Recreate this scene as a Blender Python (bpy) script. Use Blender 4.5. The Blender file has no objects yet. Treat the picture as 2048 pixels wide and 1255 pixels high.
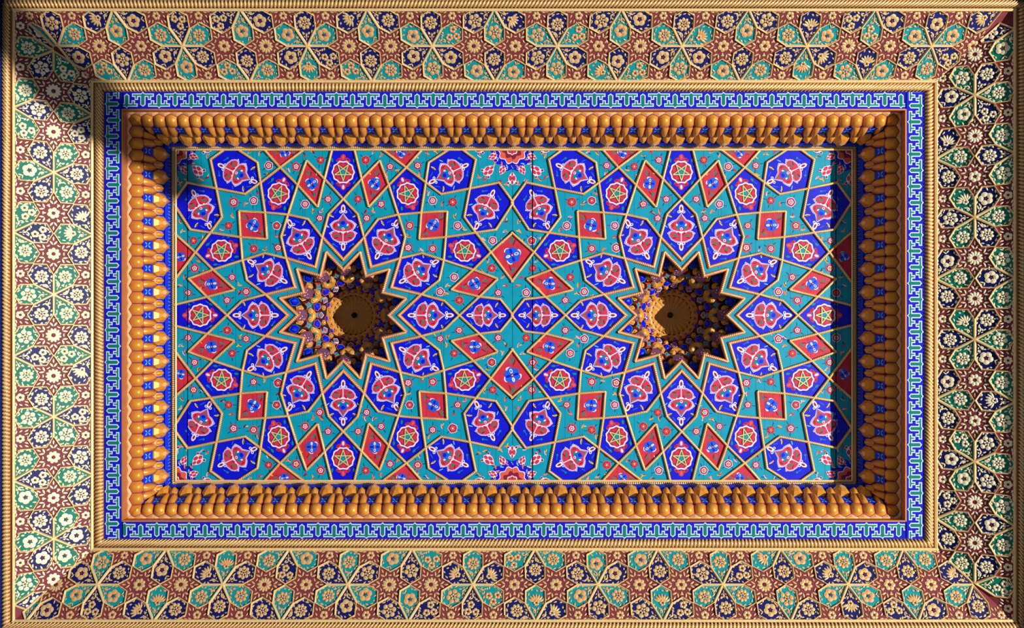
import bpy, math, random
from math import sin, cos, pi, radians as R, sqrt, hypot, atan2
from mathutils import Matrix, Vector

# ------------------------------------------------------------------ camera, world, lights, exposure
SC = bpy.context.scene
COL = SC.collection
S = 0.003            # metres per pixel on the plane of the central panel
D = 6.0              # camera to that plane
Z0 = 7.6             # height of that plane above the floor
CX, CY = 1028.0, 630.0

def W(x, y, h):      # ceiling frame (x right, y up in the picture, h metres below the panel) -> world
    return Vector((x, -y, Z0 - h))

cam = bpy.data.cameras.new('camera')
cam.sensor_width = 36.0
cam.lens = 36.0 * D / (2048 * S)
cam.clip_end = 200
cam_o = bpy.data.objects.new('camera', cam)
cam_o.location = ((1024 - CX) * S, (627.5 - CY) * S, Z0 - D)
cam_o.rotation_euler = (pi, 0, 0)
COL.objects.link(cam_o)
SC.camera = cam_o

world = bpy.data.worlds.new('world')
SC.world = world
world.use_nodes = True
bg = world.node_tree.nodes['Background']
bg.inputs[0].default_value = (0.80, 0.90, 1.0, 1)
bg.inputs[1].default_value = 0.27

LIGHT = (14.0, 0.5, 14.2)                     # ceiling frame: sunlight thrown up from the bright court, far beyond the right edge
la = bpy.data.lights.new('daylight_opening', 'AREA')
la.shape = 'DISK'
la.size = 0.16
la.energy = 7300
la.color = (1.0, 0.96, 0.89)
la_o = bpy.data.objects.new('daylight_opening', la)
la_o.location = W(*LIGHT)
la_o.rotation_euler = (W(-0.8, 0, 0) - W(*LIGHT)).to_track_quat('-Z', 'Y').to_euler()
COL.objects.link(la_o)

SC.view_settings.view_transform = 'Standard'
SC.view_settings.look = 'None'
SC.view_settings.gamma = 1.0
SC.view_settings.use_curve_mapping = False
SC.view_settings.exposure = -0.18

# ------------------------------------------------------------------ materials
def lin(c):
    return tuple((v / 12.92 if v <= 0.04045 else ((v + 0.055) / 1.055) ** 2.4) for v in (k / 255.0 for k in c))

MATS = {}
def mat(name, rgb, rough=0.5, metal=0.0, var=0.18, scale=35.0, bump=0.0, seams=False, spec=0.22):
    m = bpy.data.materials.new(name)
    m.use_nodes = True
    nt = m.node_tree
    b = nt.nodes['Principled BSDF']
    b.inputs['Roughness'].default_value = rough
    b.inputs['Metallic'].default_value = metal
    b.inputs['Specular IOR Level'].default_value = spec
    geo = nt.nodes.new('ShaderNodeNewGeometry')
    no = nt.nodes.new('ShaderNodeTexNoise')
    no.inputs['Scale'].default_value = scale
    no.inputs['Detail'].default_value = 4
    nt.links.new(geo.outputs['Position'], no.inputs['Vector'])
    mx = nt.nodes.new('ShaderNodeMix'); mx.data_type = 'RGBA'
    c = lin(rgb)
    mx.inputs['A'].default_value = tuple(v * (1 - var) for v in c) + (1,)
    mx.inputs['B'].default_value = tuple(min(1, v * (1 + var)) for v in c) + (1,)
    nt.links.new(no.outputs['Fac'], mx.inputs['Factor'])
    out = mx.outputs['Result']
    if seams:        # hairline joints of the boards the panel is painted on
        sx = nt.nodes.new('ShaderNodeSeparateXYZ')
        nt.links.new(geo.outputs['Position'], sx.inputs[0])
        prev = None
        for off, per in ((0.031, 0.104), (0.02, 0.277)):
            a = nt.nodes.new('ShaderNodeMath'); a.operation = 'ADD'; a.inputs[1].default_value = 50 + off
            nt.links.new(sx.outputs['X'], a.inputs[0])
            f = nt.nodes.new('ShaderNodeMath'); f.operation = 'MODULO'; f.inputs[1].default_value = per
            nt.links.new(a.outputs[0], f.inputs[0])
            l = nt.nodes.new('ShaderNodeMath'); l.operation = 'LESS_THAN'; l.inputs[1].default_value = 0.0022
            nt.links.new(f.outputs[0], l.inputs[0])
            if prev is not None:
                q = nt.nodes.new('ShaderNodeMath'); q.operation = 'MAXIMUM'
                nt.links.new(prev.outputs[0], q.inputs[0]); nt.links.new(l.outputs[0], q.inputs[1])
                l = q
            prev = l
        k = nt.nodes.new('ShaderNodeMath'); k.operation = 'MULTIPLY'; k.inputs[1].default_value = 0.6
        nt.links.new(prev.outputs[0], k.inputs[0])
        m2 = nt.nodes.new('ShaderNodeMix'); m2.data_type = 'RGBA'
        nt.links.new(k.outputs[0], m2.inputs['Factor'])
        nt.links.new(out, m2.inputs['A'])
        m2.inputs['B'].default_value = (0.004, 0.005, 0.008, 1)
        out = m2.outputs['Result']
    nt.links.new(out, b.inputs['Base Color'])
    if bump:
        bn = nt.nodes.new('ShaderNodeBump')
        bn.inputs['Strength'].default_value = bump
        bn.inputs['Distance'].default_value = 0.004
        nt.links.new(no.outputs['Fac'], bn.inputs['Height'])
        nt.links.new(bn.outputs['Normal'], b.inputs['Normal'])
    MATS[name] = m
    return m

mat('turquoise', (0, 138, 166), 0.45, var=0.22, scale=18, seams=True)
mat('ultramarine', (2, 8, 190), 0.45, var=0.3, scale=22, seams=True)
mat('crimson', (184, 40, 62), 0.5, var=0.3, scale=20, seams=True)
mat('coral', (200, 84, 74), 0.5)
mat('pink_red', (186, 44, 74), 0.5, var=0.25, scale=60)
mat('wine', (160, 34, 64), 0.5, var=0.25, scale=60)
mat('dark_red', (122, 18, 44), 0.5)
mat('white_paint', (214, 204, 226), 0.5, var=0.08)
mat('sky_blue', (10, 84, 205), 0.5, var=0.4, scale=90)
mat('pale_blue', (90, 180, 240), 0.5)
mat('teal', (0, 120, 125), 0.5)
mat('leaf_green', (20, 120, 90), 0.5)
mat('leaf_yellow', (222, 176, 70), 0.5)
mat('leaf_orange', (225, 110, 60), 0.5)
mat('dark_blue_line', (10, 50, 120), 0.5)
mat('gold_rope', (230, 194, 134), 0.42, 0.25, var=0.2, scale=60)
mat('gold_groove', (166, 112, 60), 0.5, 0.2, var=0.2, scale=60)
mat('gold_rib', (226, 194, 138), 0.4, 0.2, var=0.15, scale=40)
mat('gilt_cream', (242, 226, 190), 0.42, 0.1, var=0.18, scale=60)
mat('gilt', (200, 166, 116), 0.42, 0.1, var=0.22, scale=60)
mat('gilt_warm', (206, 156, 104), 0.42, 0.1, var=0.25, scale=60)
mat('navy', (12, 16, 88), 0.5, var=0.3, scale=25)
mat('border_turquoise', (0, 134, 142), 0.5, var=0.3, scale=25)
mat('border_green', (0, 112, 94), 0.5, var=0.3, scale=25)
mat('maroon', (116, 46, 54), 0.55, var=0.25, scale=25)
mat('fret_blue', (5, 15, 170), 0.8, var=0.15)
mat('fret_green', (0, 110, 98), 0.8, var=0.2)
mat('fret_white', (184, 202, 230), 0.8, var=0.06)
mat('muqarnas_gold', (208, 140, 54), 0.33, 0.2, var=0.18, scale=25, bump=0.15)
mat('muqarnas_pale', (226, 174, 124), 0.4, 0.2, var=0.15, scale=30)
mat('muqarnas_edge', (150, 66, 74), 0.5)
mat('fascia', (182, 112, 68), 0.5, 0.1, var=0.2, scale=30)
mat('niche_blue', (14, 40, 200), 0.5, var=0.3, scale=60)
mat('deep_violet', (58, 26, 90), 0.5)
mat('brass', (190, 138, 68), 0.4, 0.0, var=0.2, scale=30)
mat('lilac', (112, 58, 88), 0.5, var=0.3, scale=60)
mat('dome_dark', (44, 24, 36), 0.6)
mat('dome_blue', (6, 22, 190), 0.25, var=0.35, scale=60)
mat('backing', (40, 26, 24), 0.8)
mat('blocker_plaster', (110, 92, 72), 0.8, var=0.1, scale=6)
mat('tile_blue', (14, 28, 84), 0.3, var=0.4, scale=30)
mat('iron', (40, 34, 30), 0.5, 0.6)

# ------------------------------------------------------------------ mesh helpers
class MB:
    """collects polygons of one mesh; clip = half planes (a, b, c): keep a*x + b*y <= c"""
    def __init__(self, clip=None):
        self.v, self.f, self.m, self.slots = [], [], [], []
        self.clip = clip or []
        self.cut = False
        self.tf = None
        self.g, self.cur = [], (0, None)
        self.n = 0
    def slot(self, name):
        if name not in self.slots:
            self.slots.append(name)
        return self.slots.index(name)
    def poly(self, pts, mt):
        if self.tf:
            pts = [self.tf(p) for p in pts]
        for (a, b, c) in self.clip:
            out = []
            n = len(pts)
            for i in range(n):
                p, q = pts[i], pts[(i + 1) % n]
                dp = a * p[0] + b * p[1] - c
                dq = a * q[0] + b * q[1] - c
                if dp <= 1e-9:
                    out.append(p)
                else:
                    self.cut = True
                if (dp < -1e-9 and dq > 1e-9) or (dp > 1e-9 and dq < -1e-9):
                    t = dp / (dp - dq)
                    out.append(tuple(p[k] + (q[k] - p[k]) * t for k in range(3)))
            pts = out
            if len(pts) < 3:
                return
        b0 = len(self.v)
        self.v.extend(pts)
        self.f.append(tuple(range(b0, b0 + len(pts))))
        self.m.append(self.slot(mt))
        self.g.append(self.cur)
    def mark(self, name):         # the faces that follow form a piece of their own
        self.cur = (self.cur[0] + 1, name)
    def flat(self, p2, z, mt):
        self.poly([(x, y, z) for x, y in p2], mt)
    def ring(self, pa, za, pb, zb, mt):
        n = len(pa)
        for i in range(n):
            j = (i + 1) % n
            self.poly([(pa[i][0], pa[i][1], za), (pa[j][0], pa[j][1], za), (pb[j][0], pb[j][1], zb), (pb[i][0], pb[i][1], zb)], mt)
    def slab(self, p2, z0, z1, mt, side=None):
        self.flat(p2, z1, mt)
        self.ring(p2, z0, p2, z1, side or mt)
    def fan(self, p2, z0, c, z1, mt):
        n = len(p2)
        for i in range(n):
            j = (i + 1) % n
            self.poly([(p2[i][0], p2[i][1], z0), (p2[j][0], p2[j][1], z0), (c[0], c[1], z1)], mt)
    def bounds(self):
        xs = [p[0] for p in self.v]; ys = [p[1] for p in self.v]; zs = [p[2] for p in self.v]
        return xs, ys, zs
    def area(self):
        return sum(1 for _ in self.f)
    def mesh(self, name, smooth=False, weld=False):
        me = bpy.data.meshes.new(name)
        v, f = self.v, self.f
        if weld:
            idx, nv, mp = {}, [], []
            for p in v:
                k = (round(p[0], 6), round(p[1], 6), round(p[2], 6))
                if k not in idx:
                    idx[k] = len(nv); nv.append(p)
                mp.append(idx[k])
            nf, nm = [], []
            for q, mi in zip(f, self.m):
                t = []
                for i in q:
                    if mp[i] not in t:
                        t.append(mp[i])
                if len(t) > 2:
                    nf.append(t); nm.append(mi)
            v, f, self.m = nv, nf, nm
        me.from_pydata(v, [], f)
        for s in self.slots:
            me.materials.append(MATS[s])
        me.polygons.foreach_set('material_index', self.m)
        if smooth:
            me.polygons.foreach_set('use_smooth', [True] * len(me.polygons))
        me.update()
        return me

def link(name, me, parent=None, loc=(0, 0, 0), rz=0.0, mtx=None, label=None):
    o = bpy.data.objects.new(name, me)
    COL.objects.link(o)
    if parent is not None:
        o.parent = parent
    if mtx is not None:
        o.matrix_local = mtx
    else:
        o.location = loc
        o.rotation_euler = (0, 0, rz)
    if label:
        o['label'] = label
    return o

def thing(name, label, cat, mtx, group=None):
    o = bpy.data.objects.new(name, None)
    o.empty_display_size = 0.1
    COL.objects.link(o)
    o.matrix_world = mtx
    o['label'] = label
    o['category'] = cat
    if group:
        o['group'] = group
    return o

def struct(name, me=None, mtx=None, label=None):
    o = bpy.data.objects.new(name, me)
    COL.objects.link(o)
    if mtx is not None:
        o.matrix_world = mtx
    o['kind'] = 'structure'
    if label:
        o['label'] = label
    return o

def frame(origin, x, y):          # ceiling-frame origin and directions -> world matrix; z points at the viewer's side
    x = Vector(x).normalized(); y = Vector(y).normalized(); z = x.cross(y)
    f = lambda a: Vector((a.x, -a.y, -a.z))
    m = Matrix.Identity(4)
    for i, a in enumerate((x, y, z)):
        a = f(a)
        for k in range(3):
            m[k][i] = a[k]
    o = W(*origin)
    for k in range(3):
        m[k][3] = o[k]
    return m

def inset(p, d):
    """offset a polygon inwards by d (either winding)"""
    n = len(p)
    A = sum(p[i][0] * p[(i + 1) % n][1] - p[(i + 1) % n][0] * p[i][1] for i in range(n))
    s = 1 if A > 0 else -1
    out = []
    for i in range(n):
        p0, p1, p2 = p[i - 1], p[i], p[(i + 1) % n]
        def nrm(a, b):
            dx, dy = b[0] - a[0], b[1] - a[1]
            l = hypot(dx, dy) or 1e-9
            return (-dy / l * s, dx / l * s)
        n1, n2 = nrm(p0, p1), nrm(p1, p2)
        k = 1 + n1[0] * n2[0] + n1[1] * n2[1]
        k = max(k, 0.25)
        out.append((p1[0] + (n1[0] + n2[0]) / k * d, p1[1] + (n1[1] + n2[1]) / k * d))
    return out

def clip2(p, planes):
    for (a, b, c) in planes:
        out = []
        n = len(p)
        for i in range(n):
            u, w = p[i], p[(i + 1) % n]
            du = a * u[0] + b * u[1] - c
            dw = a * w[0] + b * w[1] - c
            if du <= 1e-9:
                out.append(u)
            if (du < -1e-9 and dw > 1e-9) or (du > 1e-9 and dw < -1e-9):
                t = du / (du - dw)
                out.append((u[0] + (w[0] - u[0]) * t, u[1] + (w[1] - u[1]) * t))
        p = out
        if len(p) < 3:
            return []
    q = []
    for a in p:
        if not q or hypot(a[0] - q[-1][0], a[1] - q[-1][1]) > 1e-6:
            q.append(a)
    if len(q) > 2 and hypot(q[0][0] - q[-1][0], q[0][1] - q[-1][1]) < 1e-6:
        q.pop()
    return q if len(q) > 2 else []

def area2(p):
    n = len(p)
    return abs(sum(p[i][0] * p[(i + 1) % n][1] - p[(i + 1) % n][0] * p[i][1] for i in range(n))) / 2

def rope_mesh(name, pts, r, lam, twist, mt='gold_rope', depth=0.3, m_half=7, flip=False, cutA=0.0, cutB=0.0, skirt=0.0, side='gold_rope', flare=1.1):
    """half-round twisted rope along a polyline in the local xy plane; cutA / cutB: shear of the two ends (mitres)"""
    V, F, M = [], [], []
    s0 = 0.0
    rows = m_half + (2 if skirt else 0)
    for i in range(len(pts) - 1):
        a, b = pts[i], pts[i + 1]
        dx, dy = b[0] - a[0], b[1] - a[1]
        L = hypot(dx, dy)
        if L < 1e-6:
            continue
        ux, uy = dx / L, dy / L
        nx, ny = -uy, ux
        n = max(2, int(L / (lam / 4)))
        base = len(V)
        def turn(p, q, r_):
            a0, a1 = atan2(q[1] - p[1], q[0] - p[0]), atan2(r_[1] - q[1], r_[0] - q[0])
            d = (a1 - a0 + pi) % (2 * pi) - pi
            return max(-1.3, min(1.3, math.tan(d / 2) if abs(d) < 2.6 else 0))
        ja = turn(pts[i - 1], a, b) if i > 0 else 0
        jb = turn(a, b, pts[i + 2]) if i < len(pts) - 2 else 0
        for k in range(n + 1):
            t = k / n
            for j in range(rows):
                jj = j - 1 if skirt else j
                jj = max(0, min(m_half - 1, jj))
                th = pi * jj / (m_half - 1)
                s = L * t
                ph = 2 * pi * (s0 + s) / lam + (-1 if flip else 1) * twist * th
                rr = r * (1 - depth + depth * (0.5 + 0.5 * cos(ph)) * 2) if twist else r
                lat, up = rr * cos(th), rr * sin(th)
                if skirt and j in (0, rows - 1):
                    up, lat = -skirt * (.45 if flare > 1.2 else 1), r * flare * cos(th)
                if i == 0 and cutA:
                    s += cutA * lat * (1 - t)
                if i == len(pts) - 2 and cutB:
                    s += cutB * lat * t
                s += ja * lat * (1 - t) - jb * lat * t
                V.append((a[0] + ux * s + nx * lat, a[1] + uy * s + ny * lat, up))
        for k in range(n):
            for j in range(rows - 1):
                q = base + k * rows + j
                F.append((q, q + 1, q + rows + 1, q + rows))
                if skirt and j in (0, rows - 2):
                    M.append(1)
                else:
                    th = pi * (j + .5 - (1 if skirt else 0)) / (m_half - 1)
                    ph = 2 * pi * (s0 + L * (k + .5) / n) / lam + (-1 if flip else 1) * twist * th
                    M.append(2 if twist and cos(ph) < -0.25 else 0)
        s0 += L
    me = bpy.data.meshes.new(name)
    me.from_pydata(V, [], F)
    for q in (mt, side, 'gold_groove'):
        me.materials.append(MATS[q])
    me.polygons.foreach_set('material_index', M)
    me.polygons.foreach_set('use_smooth', [True] * len(F))
    me.update()
    return me

def ell(cx, cy, a, b, ang=0.0, n=10, pointed=0.0):
    out = []
    for i in range(n):
        t = 2 * pi * i / n
        x = a * cos(t)
        y = b * sin(t) * (1 - pointed * abs(cos(t)))
        out.append((cx + x * cos(ang) - y * sin(ang), cy + x * sin(ang) + y * cos(ang)))
    return out

def scallop(cx, cy, r, lobes, amp, n=None, ph=0.0):
    n = n or lobes * 4
    return [(cx + r * (1 + amp * cos(lobes * 2 * pi * i / n)) * cos(2 * pi * i / n + ph), cy + r * (1 + amp * cos(lobes * 2 * pi * i / n)) * sin(2 * pi * i / n + ph)) for i in range(n)]

# ------------------------------------------------------------------ levels of the ceiling
H_FRET = 0.36
H_OUT = 0.57
def Re(px, h):
    return px * S * (D - h) / D

def sides(px_i, py_i, h_i, px_o, py_o, h_o):
    """four bands between an inner and an outer rectangle (half sizes in apparent pixels at their levels)"""
    xi, yi, xo, yo = Re(px_i, h_i), Re(py_i, h_i), Re(px_o, h_o), Re(py_o, h_o)
    dh = h_o - h_i
    res = {}
    for side, (ux, uy), (vx, vy) in (('top', (1, 0), (0, 1)), ('bottom', (-1, 0), (0, -1)), ('left', (0, 1), (-1, 0)), ('right', (0, -1), (1, 0))):
        horiz = vx == 0
        ri, ro = (yi, yo) if horiz else (xi, xo)
        li, lo = (xi, xo) if horiz else (yi, yo)
        w = hypot(ro - ri, dh)
        m = frame((vx * ri, vy * ri, h_i), (ux, uy, 0), (vx * (ro - ri), vy * (ro - ri), dh))
        res[side] = dict(m=m, w=w, li=li, lo=lo, horiz=horiz)
    return res

def mitre(b, gap=0.0):
    k = (b['lo'] - b['li']) / b['w']
    return [(1, -k, b['li'] - gap), (-1, -k, b['li'] - gap)]

SIDE_TXT = {'top': 'top', 'bottom': 'bottom', 'left': 'left', 'right': 'right'}

# ------------------------------------------------------------------ shell behind everything, and the wall heads around it
def box_mb(mb, x0, x1, y0, y1, z0, z1, mt):
    p = [(x0, y0), (x1, y0), (x1, y1), (x0, y1)]
    mb.slab(p, z0, z1, mt)
    mb.flat(p, z0, mt)

ox, oy = Re(1025.5, 0.60), Re(634, 0.60)
CEIL_M = frame((0, 0, 0), (1, 0, 0), (0, 1, 0))
mb = MB()
box_mb(mb, -ox - 0.3, ox + 0.3, -oy - 0.3, oy + 0.3, -0.95, -0.85, 'backing')
struct('ceiling', mb.mesh('ceiling'), CEIL_M, 'coffered painted ceiling seen from below')
for nm, (x0, x1, y0, y1) in (('wall_left', (-ox - 2.0, -ox, -oy, oy)), ('wall_right', (ox, ox + 2.0, -oy, oy)),
                             ('wall_back', (-ox - 2.0, ox + 2.0, oy, oy + 2.0)), ('wall_front', (-ox - 2.0, ox + 2.0, -oy - 2.0, -oy))):
    mb = MB()
    box_mb(mb, x0, x1, y0, y1, -0.85, 0.66 if nm == 'wall_right' else 0.95, 'tile_blue')
    struct(nm, mb.mesh(nm), CEIL_M)

# unseen blocker added off to the right, shaped to shade the upper left corner
XB = 3.5
def to_xb(px, py, h):
    f = S * (D - h) / D
    q = ((px - CX) * f, (CY - py) * f, h)
    t = (XB - q[0]) / (LIGHT[0] - q[0])
    return (q[1] + t * (LIGHT[1] - q[1]), h + t * (LIGHT[2] - h))
low = [to_xb(*a) for a in ((8, 104, .60), (24, 113, H_OUT), (80, 188, .50), (188, 277, H_FRET), (255, 316, .30), (332, 367, .10), (346, 399, 0.0), (384, 372, 0.0))]
upp = [to_xb(*a) for a in ((352, 303, 0.0), (341, 293, .05), (262, 236, .285), (243, 217, H_FRET), (186, 162, H_FRET), (24, 20, H_OUT), (2, 2, .62))]
end = upp[-1]
outl = low[::-1] + [(low[0][0] + .05, low[0][1] + .35), (low[0][0] + .05, Z0), (end[0] + .3, Z0), (end[0] + .3, end[1] + .1)] + upp[::-1]
mb = MB()
for x in (XB - .06, XB + .06):
    mb.poly([(x, y, h) for y, h in outl], 'blocker_plaster')
for i in range(len(outl)):
    a, c = outl[i], outl[(i + 1) % len(outl)]
    mb.poly([(XB - .06, *a), (XB + .06, *a), (XB + .06, *c), (XB - .06, *c)], 'blocker_plaster')
struct('shadow_blocker', mb.mesh('shadow_blocker'), CEIL_M)

# ------------------------------------------------------------------ coved borders of kites and stars
def leaf(mb, T, x, y, L, Wd, ang, z, h, mt, pointed=0.35, n=8):
    pts = [T(px, py) for px, py in ell(x, y, L / 2, Wd / 2, ang, n, pointed)]
    mb.fan(pts, z, T(x, y), z + h, mt)

def dot(mb, T, x, y, r, z, mt, n=6):
    mb.flat([T(px, py) for px, py in ell(x, y, r, r, 0, n)], z, mt)

def gilt_rosette(mb, T, x, y, r, n, seed, mt, core='dark_red', z=0.003):
    rnd = random.Random(seed)
    a0 = rnd.random() * 2 * pi
    for i in range(n):
        a = a0 + 2 * pi * i / n
        leaf(mb, T, x + r * 0.62 * cos(a), y + r * 0.62 * sin(a), r * 0.74, r * 1.9 * sin(pi / n) * 0.82, a, z, 0.003, mt, 0.1)
    dot(mb, T, x, y, r * 0.17, z + 0.0022, core)

def double_rosette(mb, T, x, y, r, n, seed, mt):
    rnd = random.Random(seed)
    a0 = rnd.random() * 2 * pi
    for i in range(n):
        a = a0 + 2 * pi * i / n
        leaf(mb, T, x + r * 0.72 * cos(a), y + r * 0.72 * sin(a), r * 0.62, r * 1.44 * sin(pi / n), a, 0.003, 0.003, mt, 0.12)
    for i in range(5):
        a = a0 + 0.4 + 2 * pi * i / 5
        leaf(mb, T, x + r * 0.27 * cos(a), y + r * 0.27 * sin(a), r * 0.36, r * 0.30, a, 0.0036, 0.003, mt, 0.1, 6)
    dot(mb, T, x, y, r * 0.1, 0.0055, 'dark_red')

def kite_motif(mb, T, seed, mt):
    rnd = random.Random(seed)
    style = seed % 6
    fx = 44 + rnd.uniform(-3, 2)
    fy = rnd.uniform(-2, 2)
    r = 13.0 + rnd.uniform(-1.0, 1.5)
    if style in (0, 3):            # double rosette
        double_rosette(mb, T, fx, fy, r, rnd.choice((7, 8, 9)), seed, mt)
    elif style == 1:               # open five-petal bloom
        gilt_rosette(mb, T, fx, fy, r, 5, seed, mt)
    elif style == 2:               # spray of small blooms
        for (x, y) in ((fx + 7, 7), (fx + 6, -8), (fx - 7, rnd.uniform(-3, 3))):
            gilt_rosette(mb, T, x, y, 7.6, 5, seed + int(x), mt)
    elif style == 4:               # fan of long petals
        for i in range(7):
            a = R(-66 + 22 * i)
            leaf(mb, T, fx - 6 + 11 * cos(a), fy + 11 * sin(a), 14, 4.6, a, 0.003, 0.003, mt, 0.2)
        gilt_rosette(mb, T, fx - 6, fy, 6.2, 5, seed, mt, z=0.0045)
    else:
        double_rosette(mb, T, fx, fy, r, 6, seed, mt)
    spots = []
    for i in range(13):
        a = 2 * pi * (i + rnd.uniform(-0.25, 0.25)) / 13
        q = r + rnd.uniform(3.8, 7.5)
        spots.append((fx + q * cos(a) * 1.06, fy + q * sin(a), a + rnd.choice((-1, 1)) * rnd.uniform(0.5, 1.3)))
    for (x, y, a) in spots:
        if x < 12 or x > 66.5:
            continue
        lim = min(x * 0.54, 25 if x < 52 else 25 - (x - 52) * 1.15)
        y = max(-lim + 3, min(lim - 3, y))
        leaf(mb, T, x, y, rnd.uniform(5.0, 8.5), rnd.uniform(2.6, 3.9), a, 0.003, 0.002, mt)
    b = rnd.uniform(-0.25, 0.25)
    leaf(mb, T, 21, b * 6, 10, 3.8, b, 0.003, 0.002, mt)
    for sg in (-1, 1):
        leaf(mb, T, 25.5, sg * 4.8, 7.5, 2.9, sg * 0.75 + b, 0.003, 0.002, mt)
        leaf(mb, T, 18.5, sg * 3.6, 5, 2.2, sg * 0.6, 0.003, 0.002, mt)
    leaf(mb, T, 13.5, 0, 6, 2.2, b, 0.003, 0.002, mt)
    for i in range(7):
        x = rnd.uniform(28, 64)
        y = rnd.choice((-1, 1)) * rnd.uniform(15, 21) * (1 if x < 54 else 0.65)
        if abs(y) < x * 0.5 - 1:
            dot(mb, T, x, y, rnd.uniform(1.2, 1.9), 0.004, mt, 5)

def half_motif(sg):
    def g(mb, T, seed, mt):
        rnd = random.Random(seed)
        gilt_rosette(mb, T, 0, sg * 13, 8.5, rnd.choice((5, 6, 7)), seed, mt)
        for sx in (-1, 1):
            for (x, y, a, l) in ((13, 6, .3, 8), (20, 5, .1, 9), (15, 14, .9, 7), (28, 4.5, 0.1, 8), (9, 24, 1.2, 8), (15.5, 24, 1.0, 8), (4, 27, 1.4, 6), (24, 10, -.5, 6)):
                leaf(mb, T, sx * x, sg * y, l, 3.2, sx * sg * (a + rnd.uniform(-.2, .2)), 0.003, 0.002, mt)
    return g

def star_motif(mb, T, seed, mt):
    rnd = random.Random(seed)
    style = seed % 3
    if style == 0:
        gilt_rosette(mb, T, 0, 0, 15, 12, seed, mt, 'dark_red')
    elif style == 1:
        gilt_rosette(mb, T, 0, 0, 12, 6, seed, mt)
        for i in range(6):
            a = pi / 6 + i * pi / 3
            leaf(mb, T, 17 * cos(a), 17 * sin(a), 8, 4, a, 0.003, 0.002, mt)
    else:
        gilt_rosette(mb, T, 0, 0, 13, 8, seed, mt)
    for i in range(6):
        a = i * pi / 3
        for d in (-0.16, 0.16):
            leaf(mb, T, 22.5 * cos(a + d), 22.5 * sin(a + d), 10, 3.9, a + d * 4, 0.003, 0.002, mt)
            leaf(mb, T, 18.5 * cos(a + d * 3), 18.5 * sin(a + d * 3), 6, 2.8, a - d * 5, 0.003, 0.002, mt)
        leaf(mb, T, 30.5 * cos(a), 30.5 * sin(a), 9, 3.4, a, 0.003, 0.002, mt)

A0 = 143.2
RS = A0 / sqrt(3) / 2          # star point radius
RI = RS / sqrt(3) * 1.02
_k1 = (RS * cos(R(30)), RS * sin(R(30)))
def _spoke(v):                 # point of a star on the spoke at +30 deg, in kite axes
    return v
_c30 = (A0 / sqrt(3) * cos(R(30)), A0 / sqrt(3) * sin(R(30)))
def _star_inner(sgn):
    cx, cy = _c30[0], sgn * _c30[1]
    a = pi + sgn * R(30) - sgn * R(30)      # inner vertex of that star nearest to the kite axis
    best = None
    for k in range(6):
        t = R(30) * sgn + R(30) + k * R(60)
        p = (cx + RI * cos(t), cy + RI * sin(t))
        d = abs(p[1]) + 0.0 * p[0]
        if p[0] > 20 and p[0] < cx + 1 and (best is None or d < best[0] - 1e-6 or (abs(d - best[0]) < 1e-6 and p[0] > best[1][0])):
            best = (d, p)
    return best[1]
# kite outline in its own axes: apex, spoke end, shoulder, blunt tip, mirrored
_sh = None
for k in range(6):
    t = R(30) + R(30) + k * R(60)
    p = (_c30[0] + RI * cos(t), _c30[1] + RI * sin(t))
    # the inner vertex lying between the spoke point (towards the apex) and the point on the kite's axis
    v1 = (_k1[0] - _c30[0], _k1[1] - _c30[1]); v2 = (A0 / 2 - _c30[0], 0 - _c30[1])
    mid = (v1[0] + v2[0], v1[1] + v2[1])
    d = (p[0] - _c30[0]) * mid[0] + (p[1] - _c30[1]) * mid[1]
    if _sh is None or d > _sh[0]:
        _sh = (d, p)
_sh = _sh[1]
KITE = [(0, 0), (_k1[0], -_k1[1]), (_sh[0], -_sh[1]), (A0 / 2, 0), (_sh[0], _sh[1]), (_k1[0], _k1[1])]
STAR = []
for k in range(12):
    rr = RS if k % 2 == 0 else RI
    STAR.append((rr * cos(k * R(30)), rr * sin(k * R(30))))

cove = sides(843, 467, H_FRET, 1003, 612.5, H_OUT)
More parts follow.
